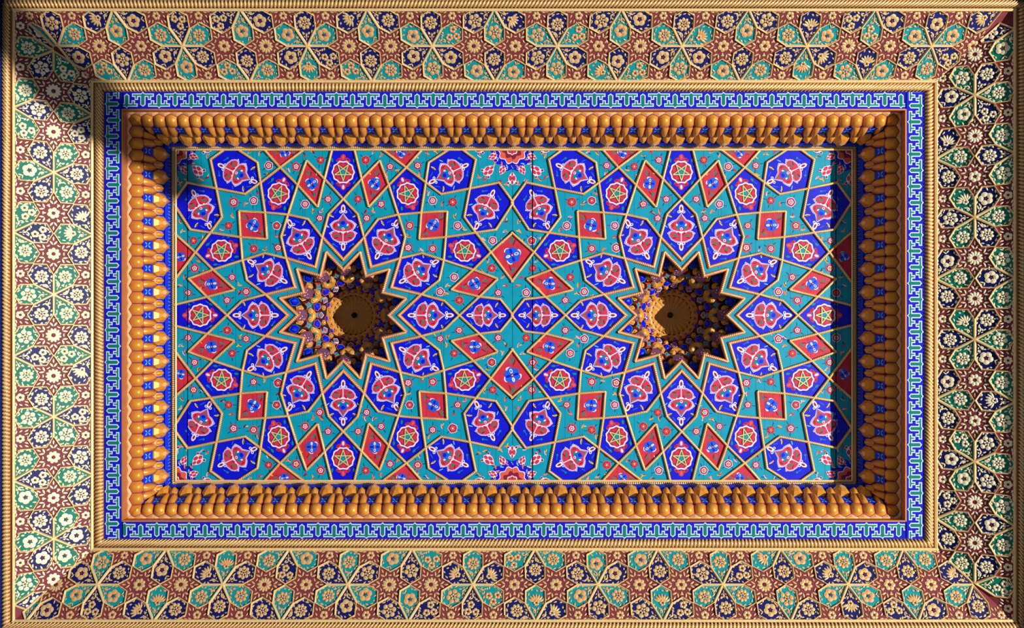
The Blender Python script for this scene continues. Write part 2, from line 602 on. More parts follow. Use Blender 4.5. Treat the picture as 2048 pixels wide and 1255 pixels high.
# measured positions (pixels) of a rosette on the middle line, and the period, in picture coordinates
PH = {'top': (864, 249.5), 'bottom': (945, 250.0), 'left': (588.4, 243.8), 'right': (678, 244.0)}
COVE_LABEL = {
    'top': 'coved border of flowered kite panels above the upper key fret, turquoise kites brightest at right',
    'bottom': 'long coved border of flowered kite panels below the key fret, dim at its left end',
    'left': 'coved border in full warm light, gilt flowers nearly white on green and blue kites',
    'right': 'short coved border in shade, dull gilt flowers on green, navy and maroon panels'}
for side, b in cove.items():
    par = thing('coved_border', COVE_LABEL[side], 'ceiling border', b['m'], 'coved flower borders round the ceiling')
    w = b['w']
    hm = (H_FRET + H_OUT) / 2
    fm = S * (D - hm) / D
    px, per = PH[side]
    u_c = {'top': px - CX, 'bottom': -(px - CX), 'left': -(px - CY), 'right': px - CY}[side] * fm
    PU = per * fm
    k = w / A0
    ku = PU / (w * sqrt(3)) * k
    clip = [(0, 1, w - 0.004), (0, -1, -0.004)] + mitre(b, -0.0004)
    # carcass behind the panels
    mb = MB(mitre(b))
    mb.slab([(-b['lo'] - 1, 0), (b['lo'] + 1, 0), (b['lo'] + 1, w), (-b['lo'] - 1, w)], -0.03, -0.014, 'maroon')
    link('back_board', mb.mesh('back_board'), par)
    nmax = int(b['lo'] / PU) + 3
    cache = {}
    blue_out = b['horiz']
    def panel(kind, poly, motif, cx, cy, seed, base, gm, edge, dirn, label):
        seed %= 8
        key = (kind, dirn, seed, base, round(cy, 3))
        T0 = lambda x, y: (x * ku, y * k)
        pl = [T0(x, y) for x, y in poly]
        world_poly = [(x + cx, y + cy) for x, y in pl]
        cp = clip2(world_poly, clip)
        if not cp or area2(cp) < 0.00015:
            return
        if kind == 'kite_panel' and area2(cp) < 0.33 * area2(world_poly):   # a corner remnant: plain filling piece
            kind, base, edge, motif, label = 'corner_filling', 'maroon', False, (lambda *a: None), None
        whole = len(cp) == len(world_poly) and abs(area2(cp) - area2(world_poly)) < 1e-7
        lc = [(a, bb, c - a * cx - bb * cy) for (a, bb, c) in clip]
        loc = [(x - cx, y - cy) for x, y in cp]
        if whole and key in cache:
            mp, me, mf = cache[key]
        else:
            m1 = MB(); m1.slab(loc, -0.014, 0.0, base)
            mp = m1.mesh(kind)
            me = None
            if edge and area2(cp) > 0.004:
                m2 = MB()
                i1, i2 = inset(loc, 0.0028), inset(loc, 0.0078)
                m2.ring(loc, 0.0, loc, 0.011, 'gold_rib'); m2.ring(loc, 0.011, i1, 0.011, 'gold_rib'); m2.ring(i1, 0.011, i2, 0.0, 'gold_rib')
                me = m2.mesh('gilt_edge')
            m3 = MB(lc + [])
            ca, sa = cos(dirn), sin(dirn)
            TT = (lambda x, y: T0(x * ca - y * sa, x * sa + y * ca))
            motif(m3, TT, seed, gm)
            mf = m3.mesh('gilt_flower') if m3.f else None
            if whole:
                cache[key] = (mp, me, mf)
        o = link(kind, mp, par, (cx, cy, 0), label=label)
        if me:
            link('gilt_edge', me, o)
        if mf:
            link('gilt_flower', mf, o)
    rnd = random.Random(side)
    for i in range(-nmax, nmax + 1):
        for row in (0, 1, 2):            # rosettes on the middle line, on the outer and on the inner edge
            uc = u_c + i * PU + (0 if row == 0 else PU / 2)
            vc = (w / 2, w, 0.0)[row]
            if abs(uc) > b['lo'] + PU * 0.6:
                continue
            for d in range(6):
                ang = R(30 + 60 * d)
                if row == 1 and sin(ang) > -0.01 - 0.0 and sin(ang) > 0:
                    continue
                if row == 2 and sin(ang) < 0:
                    continue
                blue = (d % 2 == 1) == blue_out     # d = 1: pointing outwards
                poly = [(x * cos(ang) - y * sin(ang), x * sin(ang) + y * cos(ang)) for x, y in KITE]
                panel('kite_panel', poly, kite_motif, uc, vc, rnd.randrange(1000), 'navy' if blue else ('border_turquoise' if b['horiz'] else 'border_green'), 'gilt_cream' if not b['horiz'] else ('gilt' if blue else 'gilt_warm'), True, ang,
                      'navy kite panel' if blue else 'turquoise kite panel')
        for (du, vc) in ((A0 / sqrt(3), w / 2), (-A0 / sqrt(3), w / 2), (A0 / sqrt(3) / 2, w), (-A0 / sqrt(3) / 2, w), (A0 / sqrt(3) / 2, 0), (-A0 / sqrt(3) / 2, 0)):
            uc = u_c + i * PU + du * ku
            if abs(uc) > b['lo'] + PU * 0.5:
                continue
            mo = star_motif if abs(vc - w / 2) < .01 else half_motif(1 if vc < .01 else -1)
            panel('star_panel' if abs(vc - w / 2) < .01 else 'half_star_panel', STAR, mo, uc, vc, rnd.randrange(1000), 'maroon', 'gilt' if b['horiz'] else 'gilt_cream', False, 0.0, 'maroon star panel')
    # thin fillets along the two edges
    for nm, v0, v1 in (('inner_fillet', -0.004, 0.012), ('outer_fillet', w - 0.011, w + 0.004)):
        mb = MB(mitre(b))
        L = b['lo'] + 1
        z = 0.014
        a = [(-L, v0), (L, v0), (L, v1), (-L, v1)]
        q = [(-L, v0 + 0.003), (L, v0 + 0.003), (L, v1 - 0.003), (-L, v1 - 0.003)]
        mb.ring(a, -0.01, a, z - 0.004, 'gold_rib'); mb.ring(a, z - 0.004, q, z, 'gold_rib'); mb.flat(q, z, 'gold_rib')
        link(nm, mb.mesh(nm), par)

# ------------------------------------------------------------------ twisted rope mouldings (trim)
TRIM = [0]
def rope_rect(pxx, pxy, h, r, lam, twist, txt, fil=None):
    x, y = Re(pxx, h), Re(pxy, h)
    for side, (ux, uy), (vx, vy), hl, ro in (('top', (1, 0), (0, 1), x, y), ('bottom', (-1, 0), (0, -1), x, y), ('left', (0, 1), (-1, 0), y, x), ('right', (0, -1), (1, 0), y, x)):
        TRIM[0] += 1
        nm = 'trim_%d' % TRIM[0]
        m = frame((vx * ro, vy * ro, h), (ux, uy, 0), (vx, vy, 0))
        me = rope_mesh(nm, [(-hl, 0), (hl, 0)], r, lam, twist, cutA=-1.0, cutB=1.0)
        struct(nm, me, m, 'twisted gilt rope moulding along the %s of the %s' % (side, txt))
# outer rope, rope round the key fret, rope round the central panel
rope_rect(1016.5, 622, 0.58, 0.0185, 0.0205, 2.6, 'outer edge of the ceiling')
rope_rect(829.5, 455.5, 0.362, 0.0195, 0.0205, 2.6, 'frame round the key fret')
rope_rect(681.5, 336.0, 0.004, 0.0085, 0.0125, 2.2, 'frame round the central panel')
rope_rect(676.5, 331.0, 0.012, 0.0068, 0.009, 0.0, 'inner lip round the central panel')
# flat beds under the ropes
def bed_rect(xi, yi, xo, yo, h, mt, txt, t=0.03):
    b4 = sides(xi, yi, h, xo, yo, h)
    for side, b in b4.items():
        TRIM[0] += 1
        nm = 'trim_%d' % TRIM[0]
        mb = MB(mitre(b))
        L = b['lo'] + 1
        mb.slab([(-L, 0), (L, 0), (L, b['w']), (-L, b['w'])], -t, 0, mt)
        struct(nm, mb.mesh(nm), b['m'], 'plain %s under the %s rope moulding' % (txt, side))
bed_rect(1000, 609.5, 1024, 633, 0.57, 'fascia', 'fillet at the outer edge')
bed_rect(819, 446, 845, 469, 0.357, 'fascia', 'fillet round the key fret')
bed_rect(674, 328.5, 686, 340.5, 0.0, 'fascia', 'fillet round the central panel', 0.02)

# ------------------------------------------------------------------ key fret
FP = 64.5
def fret_poly(d):
    """outline of one key motif in pixels: bar at the bottom, stem up; d = inset for the green core"""
    h = [(0, -3.4 + d * 1.3), (3.5, 0 + d), (21.9 - d, 0 + d), (21.9 - d, 6.9 - d), (16.4 - d, 6.9 - d), (16.4 - d, 13 - d), (9.6 + d, 13 - d), (9.6 + d, 6.9 - d), (5.3 - d, 6.9 - d), (5.3 - d, 22.5 - d * 0.4), (0, 26.6 - d * 1.3)]
    return h + [(-x, y) for x, y in h[-2:0:-1]]
fret = sides(785, 412.5, H_FRET, 820, 447, H_FRET)
FPH = {'top': 576, 'bottom': 636, 'left': 240, 'right': 566}
FR_LABEL = {'top': 'long blue band with green and white key fret above the upper gold honeycomb cornice',
            'bottom': 'long blue band with green and white key fret below the lower gold honeycomb cornice',
            'left': 'upright blue band with key fret beside the brightest gold honeycomb cornice',
            'right': 'upright blue band with key fret beside the brown shaded honeycomb cornice'}
for side, b in fret.items():
    par = thing('fret_band', FR_LABEL[side], 'painted band', b['m'], 'key fret bands')
    w = b['w']
    L = b['li'] - 0.006 if b['horiz'] else b['lo']
    mb = MB(); mb.slab([(-L, 0), (L, 0), (L, w), (-L, w)], -0.025, 0, 'fret_blue')
    link('band_board', mb.mesh('band_board'), par)
    f = S * (D - H_FRET) / D
    u0 = {'top': FPH[side] - CX, 'bottom': -(FPH[side] - CX), 'left': -(FPH[side] - CY), 'right': FPH[side] - CY}[side]
    lp = [(1, 0, L - 0.003), (-1, 0, L - 0.003)]
    cache = {}
    for i in range(-30, 31):
        for up in (0, 1):
            u = (u0 + i * FP + (FP / 2 if up else 0)) * f
            if abs(u) > L + 0.05:
                continue
            lc = [(1, 0, L - 0.003 - u), (-1, 0, L - 0.003 + u)]
            mb = MB(lc)
            fl = (lambda p: [(x * f, (35 - 4.2 - y) * f) for x, y in p]) if up else (lambda p: [(x * f, (4.2 + y) * f) for x, y in p])
            mb.flat(fl(fret_poly(0)), 0.0012, 'fret_white')
            mb.flat(fl(fret_poly(2.1)), 0.0024, 'fret_green')
            if not mb.f:
                continue
            if not mb.cut:
                if up not in cache:
                    cache[up] = mb.mesh('key_motif')
                me = cache[up]
            else:
                me = mb.mesh('key_motif')
            link('key_motif', me, par, (u, 0, 0))

# ------------------------------------------------------------------ honeycomb (muqarnas) cornice
QC = 0.155                     # how far the cornice reaches inwards
SEG_A = ((QC - .085, .25), (QC - .004, .285))      # hexagon tier, inner and outer end as (outward, drop)
SEG_B = ((.002, .05), (QC - .085, .25))            # pointed tier above it
CO_LABEL = {'top': 'long gold honeycomb cornice between the upper key fret and the painted panel',
            'bottom': 'long gold honeycomb cornice between the lower key fret and the painted panel',
            'left': 'short brightly lit orange gold honeycomb cornice left of the painted panel',
            'right': 'short brown shaded honeycomb cornice right of the painted panel'}
cx_i, cy_i = Re(785, H_FRET) - QC, Re(412.5, H_FRET) - QC
for side, (ux, uy), (vx, vy) in (('top', (1, 0), (0, 1)), ('bottom', (-1, 0), (0, -1)), ('left', (0, 1), (-1, 0)), ('right', (0, -1), (1, 0))):
    horiz = vx == 0
    ri, li = (cy_i, cx_i) if horiz else (cx_i, cy_i)
    lo = li + QC
    par = thing('honeycomb_cornice', CO_LABEL[side], 'cornice', frame((vx * ri, vy * ri, 0), (ux, uy, 0), (vx, vy, 0)), 'honeycomb cornices round the panel')
    P0 = 24.2 * S * 0.95
    n1 = 2 * round((lo + li) / P0 / 2)
    p = (lo + li) / n1
    cl = [(1, -1, li - .001), (-1, -1, li - .001)]
    def seg(sg):
        (y0, z0), (y1, z1) = sg
        L = hypot(y1 - y0, z1 - z0)
        cy, cz = (y1 - y0) / L, (z1 - z0) / L
        return L, (lambda q: (q[0], y0 + q[1] * cy - q[2] * cz, z0 + q[1] * cz + q[2] * cy))
    LA, TA = seg(SEG_A)
    LB, TB = seg(SEG_B)
    LL = lo + 1
    mb = MB(cl)
    prof = [(QC, H_FRET - .03), (QC + .0, .23), (QC - .085, .20), (.055, .03), (.0, -.03)]
    for i in range(len(prof) - 1):
        (a, b_), (c, d) = prof[i], prof[i + 1]
        mb.poly([(-LL, a, b_), (LL, a, b_), (LL, c, d), (-LL, c, d)], 'deep_violet')
    link('back_board', mb.mesh('back_board'), par)
    mb = MB(cl)
    for (a, b_), (c, d), mt_ in (((QC, H_FRET + .001), (QC - .008, H_FRET + .001), 'fret_white'), ((QC - .008, H_FRET + .001), (QC - .004, .283), 'fascia'), ((QC - .004, .283), (QC + .0, .27), 'fascia')):
        mb.poly([(-LL, a, b_), (LL, a, b_), (LL, c, d), (-LL, c, d)], 'fascia')
    link('fascia', mb.mesh('fascia'), par)
    mb = MB(cl)
    rz = [(.012, .07), (.002, .05), (.0, .005), (.02, .0)]
    for i in range(3):
        (a, b_), (c, d) = rz[i], rz[i + 1]
        mb.poly([(-LL, a, b_), (LL, a, b_), (LL, c, d), (-LL, c, d)], 'niche_blue')
    rnd = random.Random(5)
    for i in range(int(2 * lo / 0.020)):
        u = -lo + i * 0.020
        for hh in (.014, .028, .042):
            e = ell(u + rnd.random() * .006, hh, .0060, .0026, rnd.choice((-.7, .7)), 6)
            yy = lambda h_: .002 * (h_ - .01) / .095 - .0009
            mb.poly([(x, yy(h_), h_) for x, h_ in e], 'pale_blue')
    link('blue_border', mb.mesh('blue_border'), par)
    cache = {}
    def cell(nm, fn, u, tf, smooth=True):
        t = MB([(a, bb, c - a * u) for (a, bb, c) in cl])
        t.tf = tf
        fn(t)
        if not t.f:
            return
        if t.cut:
            me = t.mesh(nm[0], smooth, True)
        else:
            if nm not in cache:
                cache[nm] = t.mesh(nm[0], smooth, True)
            me = cache[nm]
        link(nm[0], me, par, (u, 0, 0))
    def niche(t, out, depth, c, mt, z=0.0, rim='muqarnas_edge', skirt=.02):
        rimi = inset(out, 0.0032)
        t.ring(out, z - skirt, out, z + 0.002, rim)
        t.ring(out, z + 0.002, rimi, z + .001, rim)
        mid = [(c[0] + (x - c[0]) * .72, c[1] + (y - c[1]) * .72) for x, y in rimi]
        mi2 = [(c[0] + (x - c[0]) * .38, c[1] + (y - c[1]) * .38) for x, y in rimi]
        t.ring(rimi, z, mid, z - depth * .62, mt)
        t.ring(mid, z - depth * .62, mi2, z - depth * .95, mt)
        t.fan(mi2, z - depth * .95, c, z - depth, mt)
    va = lambda f: LA * (1 - f)        # f: 0 at the outer end of a tier, 1 at its inner end
    vb = lambda f: LB * (1 - f)
    def f_hex(t):
        q = [(0, va(.09)), (p * .49, va(.28)), (p * .49, va(.84)), (p * .28, va(1.0)), (-p * .28, va(1.0)), (-p * .49, va(.84)), (-p * .49, va(.28))]
        niche(t, q, -0.026, (0, va(.58)), 'muqarnas_gold')
    def f_wedge(t):
        q = [(-p * .5, va(-.06)), (p * .5, va(-.06)), (p * .5, va(.07)), (0, va(.27)), (-p * .5, va(.07))]
        t.fan(q, 0.002, (0, va(.06)), 0.012, 'muqarnas_pale')
        t.ring(q, -0.02, q, 0.002, 'muqarnas_edge')
    def f_tile(t):
        q = [(-p * .38, vb(.02)), (p * .38, vb(.02)), (p * .27, vb(.18)), (p * .36, vb(.40)), (-p * .36, vb(.40)), (-p * .27, vb(.18))]
        t.slab(q, -0.03, -0.006, 'niche_blue')
        for sx in (-1, 1):
            for sy in (-1, 1):
                t.flat(ell(sx * p * .13, vb(.19) + sy * LB * .065, p * .17, p * .06, sx * sy * R(50), 8, .3), -0.0048, 'pale_blue')
    def f_petal(sg):
        def g(t):
            q = [(sg * p * x, vb(f)) for x, f in ((.33, .06), (.46, -.02), (.84, -.02), (.98, .06), (1.0, .34), (.86, .54), (.58, .54), (.36, .32))]
            niche(t, q, -0.022, (sg * p * .67, vb(.26)), 'muqarnas_gold', -0.004, 'muqarnas_edge', .03)
        return g
    def f_knob(t):
        q = [(p * x, vb(f)) for x, f in ((-.12, .46), (.12, .46), (.30, .56), (.26, .74), (0, .82), (-.26, .74), (-.30, .56))]
        niche(t, q, -0.022, (0, vb(.66)), 'muqarnas_gold', 0.0, 'muqarnas_pale', .03)
    def f_boss(t):
        q = [(p * x, vb(f)) for x, f in ((-.30, .44), (.30, .44), (.60, .62), (.60, .86), (.36, .93), (.24, 1.0), (0, 1.13), (-.24, 1.0), (-.36, .93), (-.60, .86), (-.60, .62))]
        t.ring(q, -0.04, q, -.004, 'muqarnas_pale')
        i = [(x * .66, vb(.74) + (y - vb(.74)) * .66) for x, y in q]
        j = [(x * .3, vb(.74) + (y - vb(.74)) * .3) for x, y in q]
        t.ring(q, -.004, i, 0.014, 'muqarnas_gold')
        t.ring(i, 0.014, j, 0.024, 'muqarnas_gold')
        t.fan(j, 0.024, (0, vb(.78)), 0.027, 'muqarnas_pale')
    def f_floral(t):
        q = [(-p * .42, vb(.66)), (p * .42, vb(.66)), (p * .46, vb(1.12)), (-p * .46, vb(1.12))]
        t.slab(q, -0.03, -0.012, 'niche_blue')
        for j in range(5):
            a = R(30 + 30 * j)
            t.flat(ell(p * .24 * cos(a), vb(1.06) + p * .30 * sin(a), p * .11, p * .05, a, 6), -0.0112, 'pale_blue')
    for i in range(-n1 // 2 - 1, n1 // 2 + 2):
        u = i * p
        cell(('hexagon_boss',), f_hex, u + p / 2, TA)
        cell(('wedge_facet',), f_wedge, u, TA, False)
        if i % 2 == 0:
            cell(('star_tile',), f_tile, u, TB, False)
            cell(('petal_niche', 1), f_petal(1), u, TB)
            cell(('petal_niche', -1), f_petal(-1), u, TB)
            cell(('pointed_boss',), f_boss, u, TB, False)
            cell(('floral_tile',), f_floral, u + p, TB, False)
            cell(('gold_knob',), f_knob, u + p, TB)

# ------------------------------------------------------------------ central painted panel
PM = frame(((1025 - CX) * S, 0, 0), (1, 0, 0), (0, 1, 0))
panel_o = thing('painted_panel', 'painted wooden centre panel of blue, turquoise and red cells laced with gold rope', 'ceiling panel', PM)
GAPS = [-650, 40, 647]        # open joints between the boards
XC = [-338.5, 337.5]
HX, HY = 677.0, 331.0
V = {1: (0, 232), 2: (29, 202), 3: (41.7, 155.5), 4: (0, 111), 5: (113.8, 113.8), 6: (70, 192), 7: (110, 201), 8: (124, 157), 9: (37, 272), 10: (20, 340),
     11: (73, 309), 12: (51, 216), 13: (91, 260), 14: (126, 295), 15: (156, 205), 16: (165, 265), 17: (166, 340), 18: (66, 340), 19: (225, 340), 20: (171, 305),
     21: (196, 242), 22: (253, 253), 23: (265, 311), 24: (208, 208), 25: (152, 152), 26: (32, 314), 27: (0, 340), 28: (340, 340)}
def sw(p): return (p[1], p[0])

class G(MB):
    pass

def gap_clips(xs):
    """board segments crossed by a cell, as pairs of clip planes"""
    lo, hi = min(xs), max(xs)
    cuts = [g for g in GAPS if lo < g < hi]
    e = [None] + cuts + [None]
    out = []
    for i in range(len(e) - 1):
        c = []
        if e[i] is not None:
            c.append((-1, 0, -(e[i] + 1.1)))
        if e[i + 1] is not None:
            c.append((1, 0, e[i + 1] - 1.1))
        out.append(c)
    return out

SEAM = [0]
def add_cell(nm, poly, base, motif=None, label=None, mname='painted_flower', whole=False, joint=0.5):
    """poly: absolute panel pixels; motif(mb): draws in absolute panel pixels"""
    rect = [(1, 0, HX), (-1, 0, HX), (0, 1, HY), (0, -1, HY)]
    if SEAM[0] and not whole:
        rect.append((SEAM[0], 0, SEAM[0] * -0.5 - 0.25))
    p0 = clip2(inset(poly, joint), rect)
    if not p0:
        return
    for gc in gap_clips([a[0] for a in p0]):
        q = clip2(p0, gc)
        if not q:
            continue
        cx = sum(a[0] for a in q) / len(q); cy = sum(a[1] for a in q) / len(q)
        body, art = MB(), MB()
        body.slab([((x - cx) * S, (y - cy) * S) for x, y in q], -0.02, 0, base)
        o = link(nm, body.mesh(nm), panel_o, (cx * S, cy * S, 0), label=label)
        if motif:
            t = MB(rect + gc)
            motif(t)
            pieces = {}
            for f, m, g in zip(t.f, t.m, t.g):
                pieces.setdefault(g, []).append((f, m))
            for (gi, gn), fs in pieces.items():
                pts = [t.v[i] for f, m in fs for i in f]
                ax, ay = sum(a[0] for a in pts) / len(pts), sum(a[1] for a in pts) / len(pts)
                art = MB()
                for f, m in fs:
                    art.poly([((t.v[i][0] - ax) * S, (t.v[i][1] - ay) * S, t.v[i][2]) for i in f], t.slots[m])
                link(gn or mname, art.mesh(gn or mname), o, ((ax - cx) * S, (ay - cy) * S, 0))

Z1 = 0.0007
def F(t, pts, lay, mt):
    t.n += 1
    t.flat(pts, Z1 * lay + 0.000012 * t.n, mt)

def xf(cx, cy, ang, sc=1.0, mir=1):
    c, s = cos(ang), sin(ang)
    return lambda x, y: (cx + sc * (x * mir * c - y * s), cy + sc * (x * mir * s + y * c))

# arabesque of the blue shields: local y runs from the bulbs (bottom) to the point (top), origin at its middle
_half = [(0, 29.5), (5.5, 22.3), (10.5, 16.2), (17, 14.6), (22, 11.2), (27.3, 6.6), (23.8, -0.6), (19, -6.0), (22.5, -7.0), (28.6, -11), (25.2, -14.5), (24.4, -18.5), (20, -24.5), (11, -29.3), (4, -30.6)]
def sym(h):
    return h + [(-x, y) for x, y in h[::-1] if x > 0.01]
ARAB = sym(_half + [(0, -30.9)])
UP_RED = sym([(0, 26), (4, 20), (8.8, 13.8), (14.5, 12), (19.5, 8.5), (22, 4.5), (20, -1), (15.5, -4.8), (8, -7), (0, -7.4)])
UP_WHITE = sym([(0, 17), (6, 12), (12, 8)])
LOBE = [(1.0, -12), (6.5, -8.6), (15, -7.6), (21.5, -9.6), (23, -13), (21.8, -18), (17.5, -22.8), (9.5, -26.8), (1.0, -28)]
def arabesque(t, T, seed):
    rnd = random.Random(seed)
    P = lambda pts: [T(x, y) for x, y in pts]
    for sx in (-1, 1):          # sprigs and leaves of the blue ground
        F(t, P(ell(sx * 24, 24, 6.5, 2.2, sx * R(-60) + R(90), 8, .4)), 1, 'leaf_yellow')
        F(t, P(ell(sx * 23, 24.5, 3.5, 1.0, sx * R(-60) + R(90), 6)), 2, 'leaf_green')
        F(t, P(ell(sx * 15, -36, 6, 1.3, sx * R(35), 6)), 1, 'sky_blue')
        F(t, P(ell(sx * 20, -33, 2.4, 2.4, 0, 7)), 1, 'teal')
        F(t, P(ell(sx * 14, 33, 7, 1.2, sx * R(-55), 6)), 1, 'sky_blue')
        F(t, P(ell(sx * 31, 3, 5, 1.2, sx * R(40), 6)), 1, 'pale_blue' if seed % 2 else 'sky_blue')
    for y, s in ((38, 1), (-38, -1)):       # finials
        F(t, P(ell(0, y, 4.6, 8.4, 0, 12)), 2, 'white_paint')
        F(t, P(ell(0, y, 2.2, 4.8, 0, 8, .2)), 3, 'dark_red')
        for sx in (-1, 1):
            F(t, P(ell(sx * 4.8, y - s * 6.5, 3.4, 3.0, 0, 8)), 2, 'white_paint')
            F(t, P(ell(sx * 5.0, y - s * 6.3, 1.5, 1.3, 0, 6)), 3, 'ultramarine')
    F(t, P(ARAB), 2, 'white_paint')
    inn = [(x * .955, y * .955) for x, y in ARAB]
    F(t, P(inset(ARAB, 1.2)), 3, 'ultramarine')
    F(t, P(inset(ARAB, 1.9)), 4, 'white_paint')
    F(t, P(UP_RED), 5, 'pink_red')
    for sx in (-1, 1):
        L = [(sx * x, y) for x, y in LOBE]
        F(t, P(L), 5, 'pink_red')
        F(t, P(ell(sx * 12.5, -15.5, 6.4, 2.0, sx * R(18), 8, .3)), 6, 'leaf_green')
        F(t, P(ell(sx * 14, -20.5, 5.0, 1.3, sx * R(-14), 6)), 6, 'dark_red')
        F(t, P(ell(sx * 5.2, -12, 4.0, 1.0, sx * R(70), 6)), 6, 'dark_red')
        F(t, P(ell(sx * 9, -8.2, 2.6, 1.9, 0, 7)), 6, 'white_paint')
        F(t, P(ell(sx * 16.5, 4.5, 4.5, 1.2, sx * R(-75), 6)), 6, 'dark_red')
        F(t, P(ell(sx * 7.5, 0.5, 4.6, 3.4, sx * R(30), 8)), 6, 'teal')
        F(t, P(ell(sx * 8.8, 5.4, 2.8, 2.0, sx * R(50), 7)), 6, 'white_paint')
    F(t, P(scallop(0, 7.5, 7.6, 5, .1)), 7, 'sky_blue')
    F(t, P(ell(0, 9.2, 4.4, 3.6, 0, 8)), 8, 'ultramarine')
    F(t, P(ell(0, -2.6, 3.0, 3.0, 0, 8)), 7, 'white_paint')
    F(t, P(ell(0, -2.8, 1.4, 1.4, 0, 6)), 8, 'dark_blue_line')
    F(t, P(ell(0, 20, 1.4, 3, 0, 6)), 6, 'leaf_green')

def medallion(t, T, seed):
    P = lambda pts: [T(x, y) for x, y in pts]
    for s in (1, -1):
        F(t, P(ell(0, s * 29.5, 5.4, 6.6, 0, 9)), 1, 'pink_red')
        F(t, P(ell(0, s * 30, 2.6, 4.6, 0, 7)), 2, 'coral' if s > 0 else 'white_paint')
        for sx in (-1, 1):
            F(t, P(ell(sx * 9, s * 24.5, 6.2, 3.6, sx * s * R(-32), 8)), 1, 'pink_red')
            F(t, P(ell(sx * 10, s * 25, 3.6, 1.5, sx * s * R(-32), 6)), 2, 'dark_red')
            F(t, P(ell(sx * 22, -s * 22 if s > 0 else 24, 2.4, 5.0, sx * R(-15), 8, .3)), 1, 'teal')
            F(t, P(ell(sx * 26, s * 14, 5, 1.1, sx * R(60), 6)), 1, 'sky_blue')
    F(t, P(scallop(0, 0, 22.6, 10, .045, 40)), 2, 'white_paint')
    F(t, P(scallop(0, 0, 19.6, 10, .045, 40)), 3, 'wine')
    pts = [(17.6 * cos(R(-90 + 72 * k)), 17.6 * sin(R(-90 + 72 * k))) for k in range(5)]
    for k in range(5):
        a = R(-90 + 36 + 72 * k)
        F(t, P(ell(14.8 * cos(a), 14.8 * sin(a), 4.8, 2.9, a + pi / 2, 8)), 4, 'pink_red')
    F(t, P([q for k in range(5) for q in (pts[k], (6.8 * cos(R(-54 + 72 * k)), 6.8 * sin(R(-54 + 72 * k))))]), 5, 'leaf_green')
    F(t, P(ell(0, 0, 5.6, 5.6, 0, 8)), 6, 'teal')
    F(t, P(ell(0, 0, 3.2, 3.2, 0, 8)), 7, 'turquoise')
    for k in range(5):
        a, b_ = pts[k], pts[(k + 2) % 5]
        dx, dy = b_[0] - a[0], b_[1] - a[1]
        l = hypot(dx, dy)
        nx, ny = -dy / l * 0.8, dx / l * 0.8
        q = P([(a[0] + nx, a[1] + ny), (b_[0] + nx, b_[1] + ny), (b_[0] - nx, b_[1] - ny), (a[0] - nx, a[1] - ny)])
        t.slab(q, 0.002, 0.0062 + .0003 * k, 'gold_rib')

def blue_flower(t, T, seed):
    rnd = random.Random(seed)
    P = lambda pts: [T(x, y) for x, y in pts]
    for s in (-1, 1):
        F(t, P(ell(0, s * 23, 5.5, 2.0, R(90 + s * 14), 7, .3)), 1, 'leaf_green')
        F(t, P(ell(3 * s, s * 19, 5.5, 1.2, R(90 - s * 20), 6)), 1, 'dark_red')
        F(t, P(ell(-4 * s, s * 20, 4.5, 1.0, R(90 + s * 30), 6)), 1, 'teal')
    a0 = rnd.random() * 2
    for k in range(rnd.choice((2, 3))):
        a = a0 + k * 2 * pi / 3 + rnd.uniform(-.3, .3)
        F(t, P(ell(10.5 * cos(a), 10.5 * sin(a), 5.0, 3.4, a + 1.2, 8)), 1, 'white_paint')
    F(t, P(scallop(0, 0, 11.6, 6, .09, 24, a0)), 2, 'sky_blue')
    for k in range(4):
        a = a0 + k * pi / 2
        F(t, P(ell(6 * cos(a), 6 * sin(a), 4.0, 2.2, a, 7)), 3, 'ultramarine')
    for k in range(2):
        a = a0 + k * pi
        F(t, P(ell(6.5 * cos(a), 6.5 * sin(a), 3.8, 2.4, a, 7)), 4, 'white_paint')
        F(t, P(ell(6.5 * cos(a), 6.5 * sin(a), 2.0, 1.2, a, 6)), 5, 'leaf_yellow' if k else 'sky_blue')
    F(t, P(ell(0, 0, 2.4, 2.4, 0, 7)), 4, 'dark_red')
    F(t, P(ell(0, 0, 1.1, 1.1, 0, 6)), 5, 'white_paint')

def red_flower(t, x, y, seed, r=7.6):
    t.mark('painted_flower')
    rnd = random.Random(seed)
    a0 = rnd.random() * 2
    n = rnd.choice((5, 5, 6))
    for k in range(3):
        a = a0 + k * 2.1 + rnd.uniform(-.4, .4)
        F(t, ell(x + 12 * cos(a), y + 12 * sin(a), 4.4, 0.8, a, 6), 1, 'dark_blue_line')
    if rnd.random() < .5:
        F(t, scallop(x, y, r + 1.1, n, .08, n * 4, a0), 2, 'white_paint' if rnd.random() < .5 else 'coral')
    F(t, scallop(x, y, r, n, .08, n * 4, a0), 3, 'pink_red')
    F(t, scallop(x, y, r * .8, n, .1, n * 4, a0 + pi / n), 4, 'dark_red')
    F(t, scallop(x, y, r * .62, n, .08, n * 4, a0), 5, 'white_paint' if rnd.random() < .75 else 'coral')
    F(t, ell(x, y, r * .42, r * .42, 0, 8), 6, 'pink_red')
    F(t, ell(x, y, r * .22, r * .22, 0, 6), 7, 'white_paint' if rnd.random() < .7 else 'leaf_yellow')

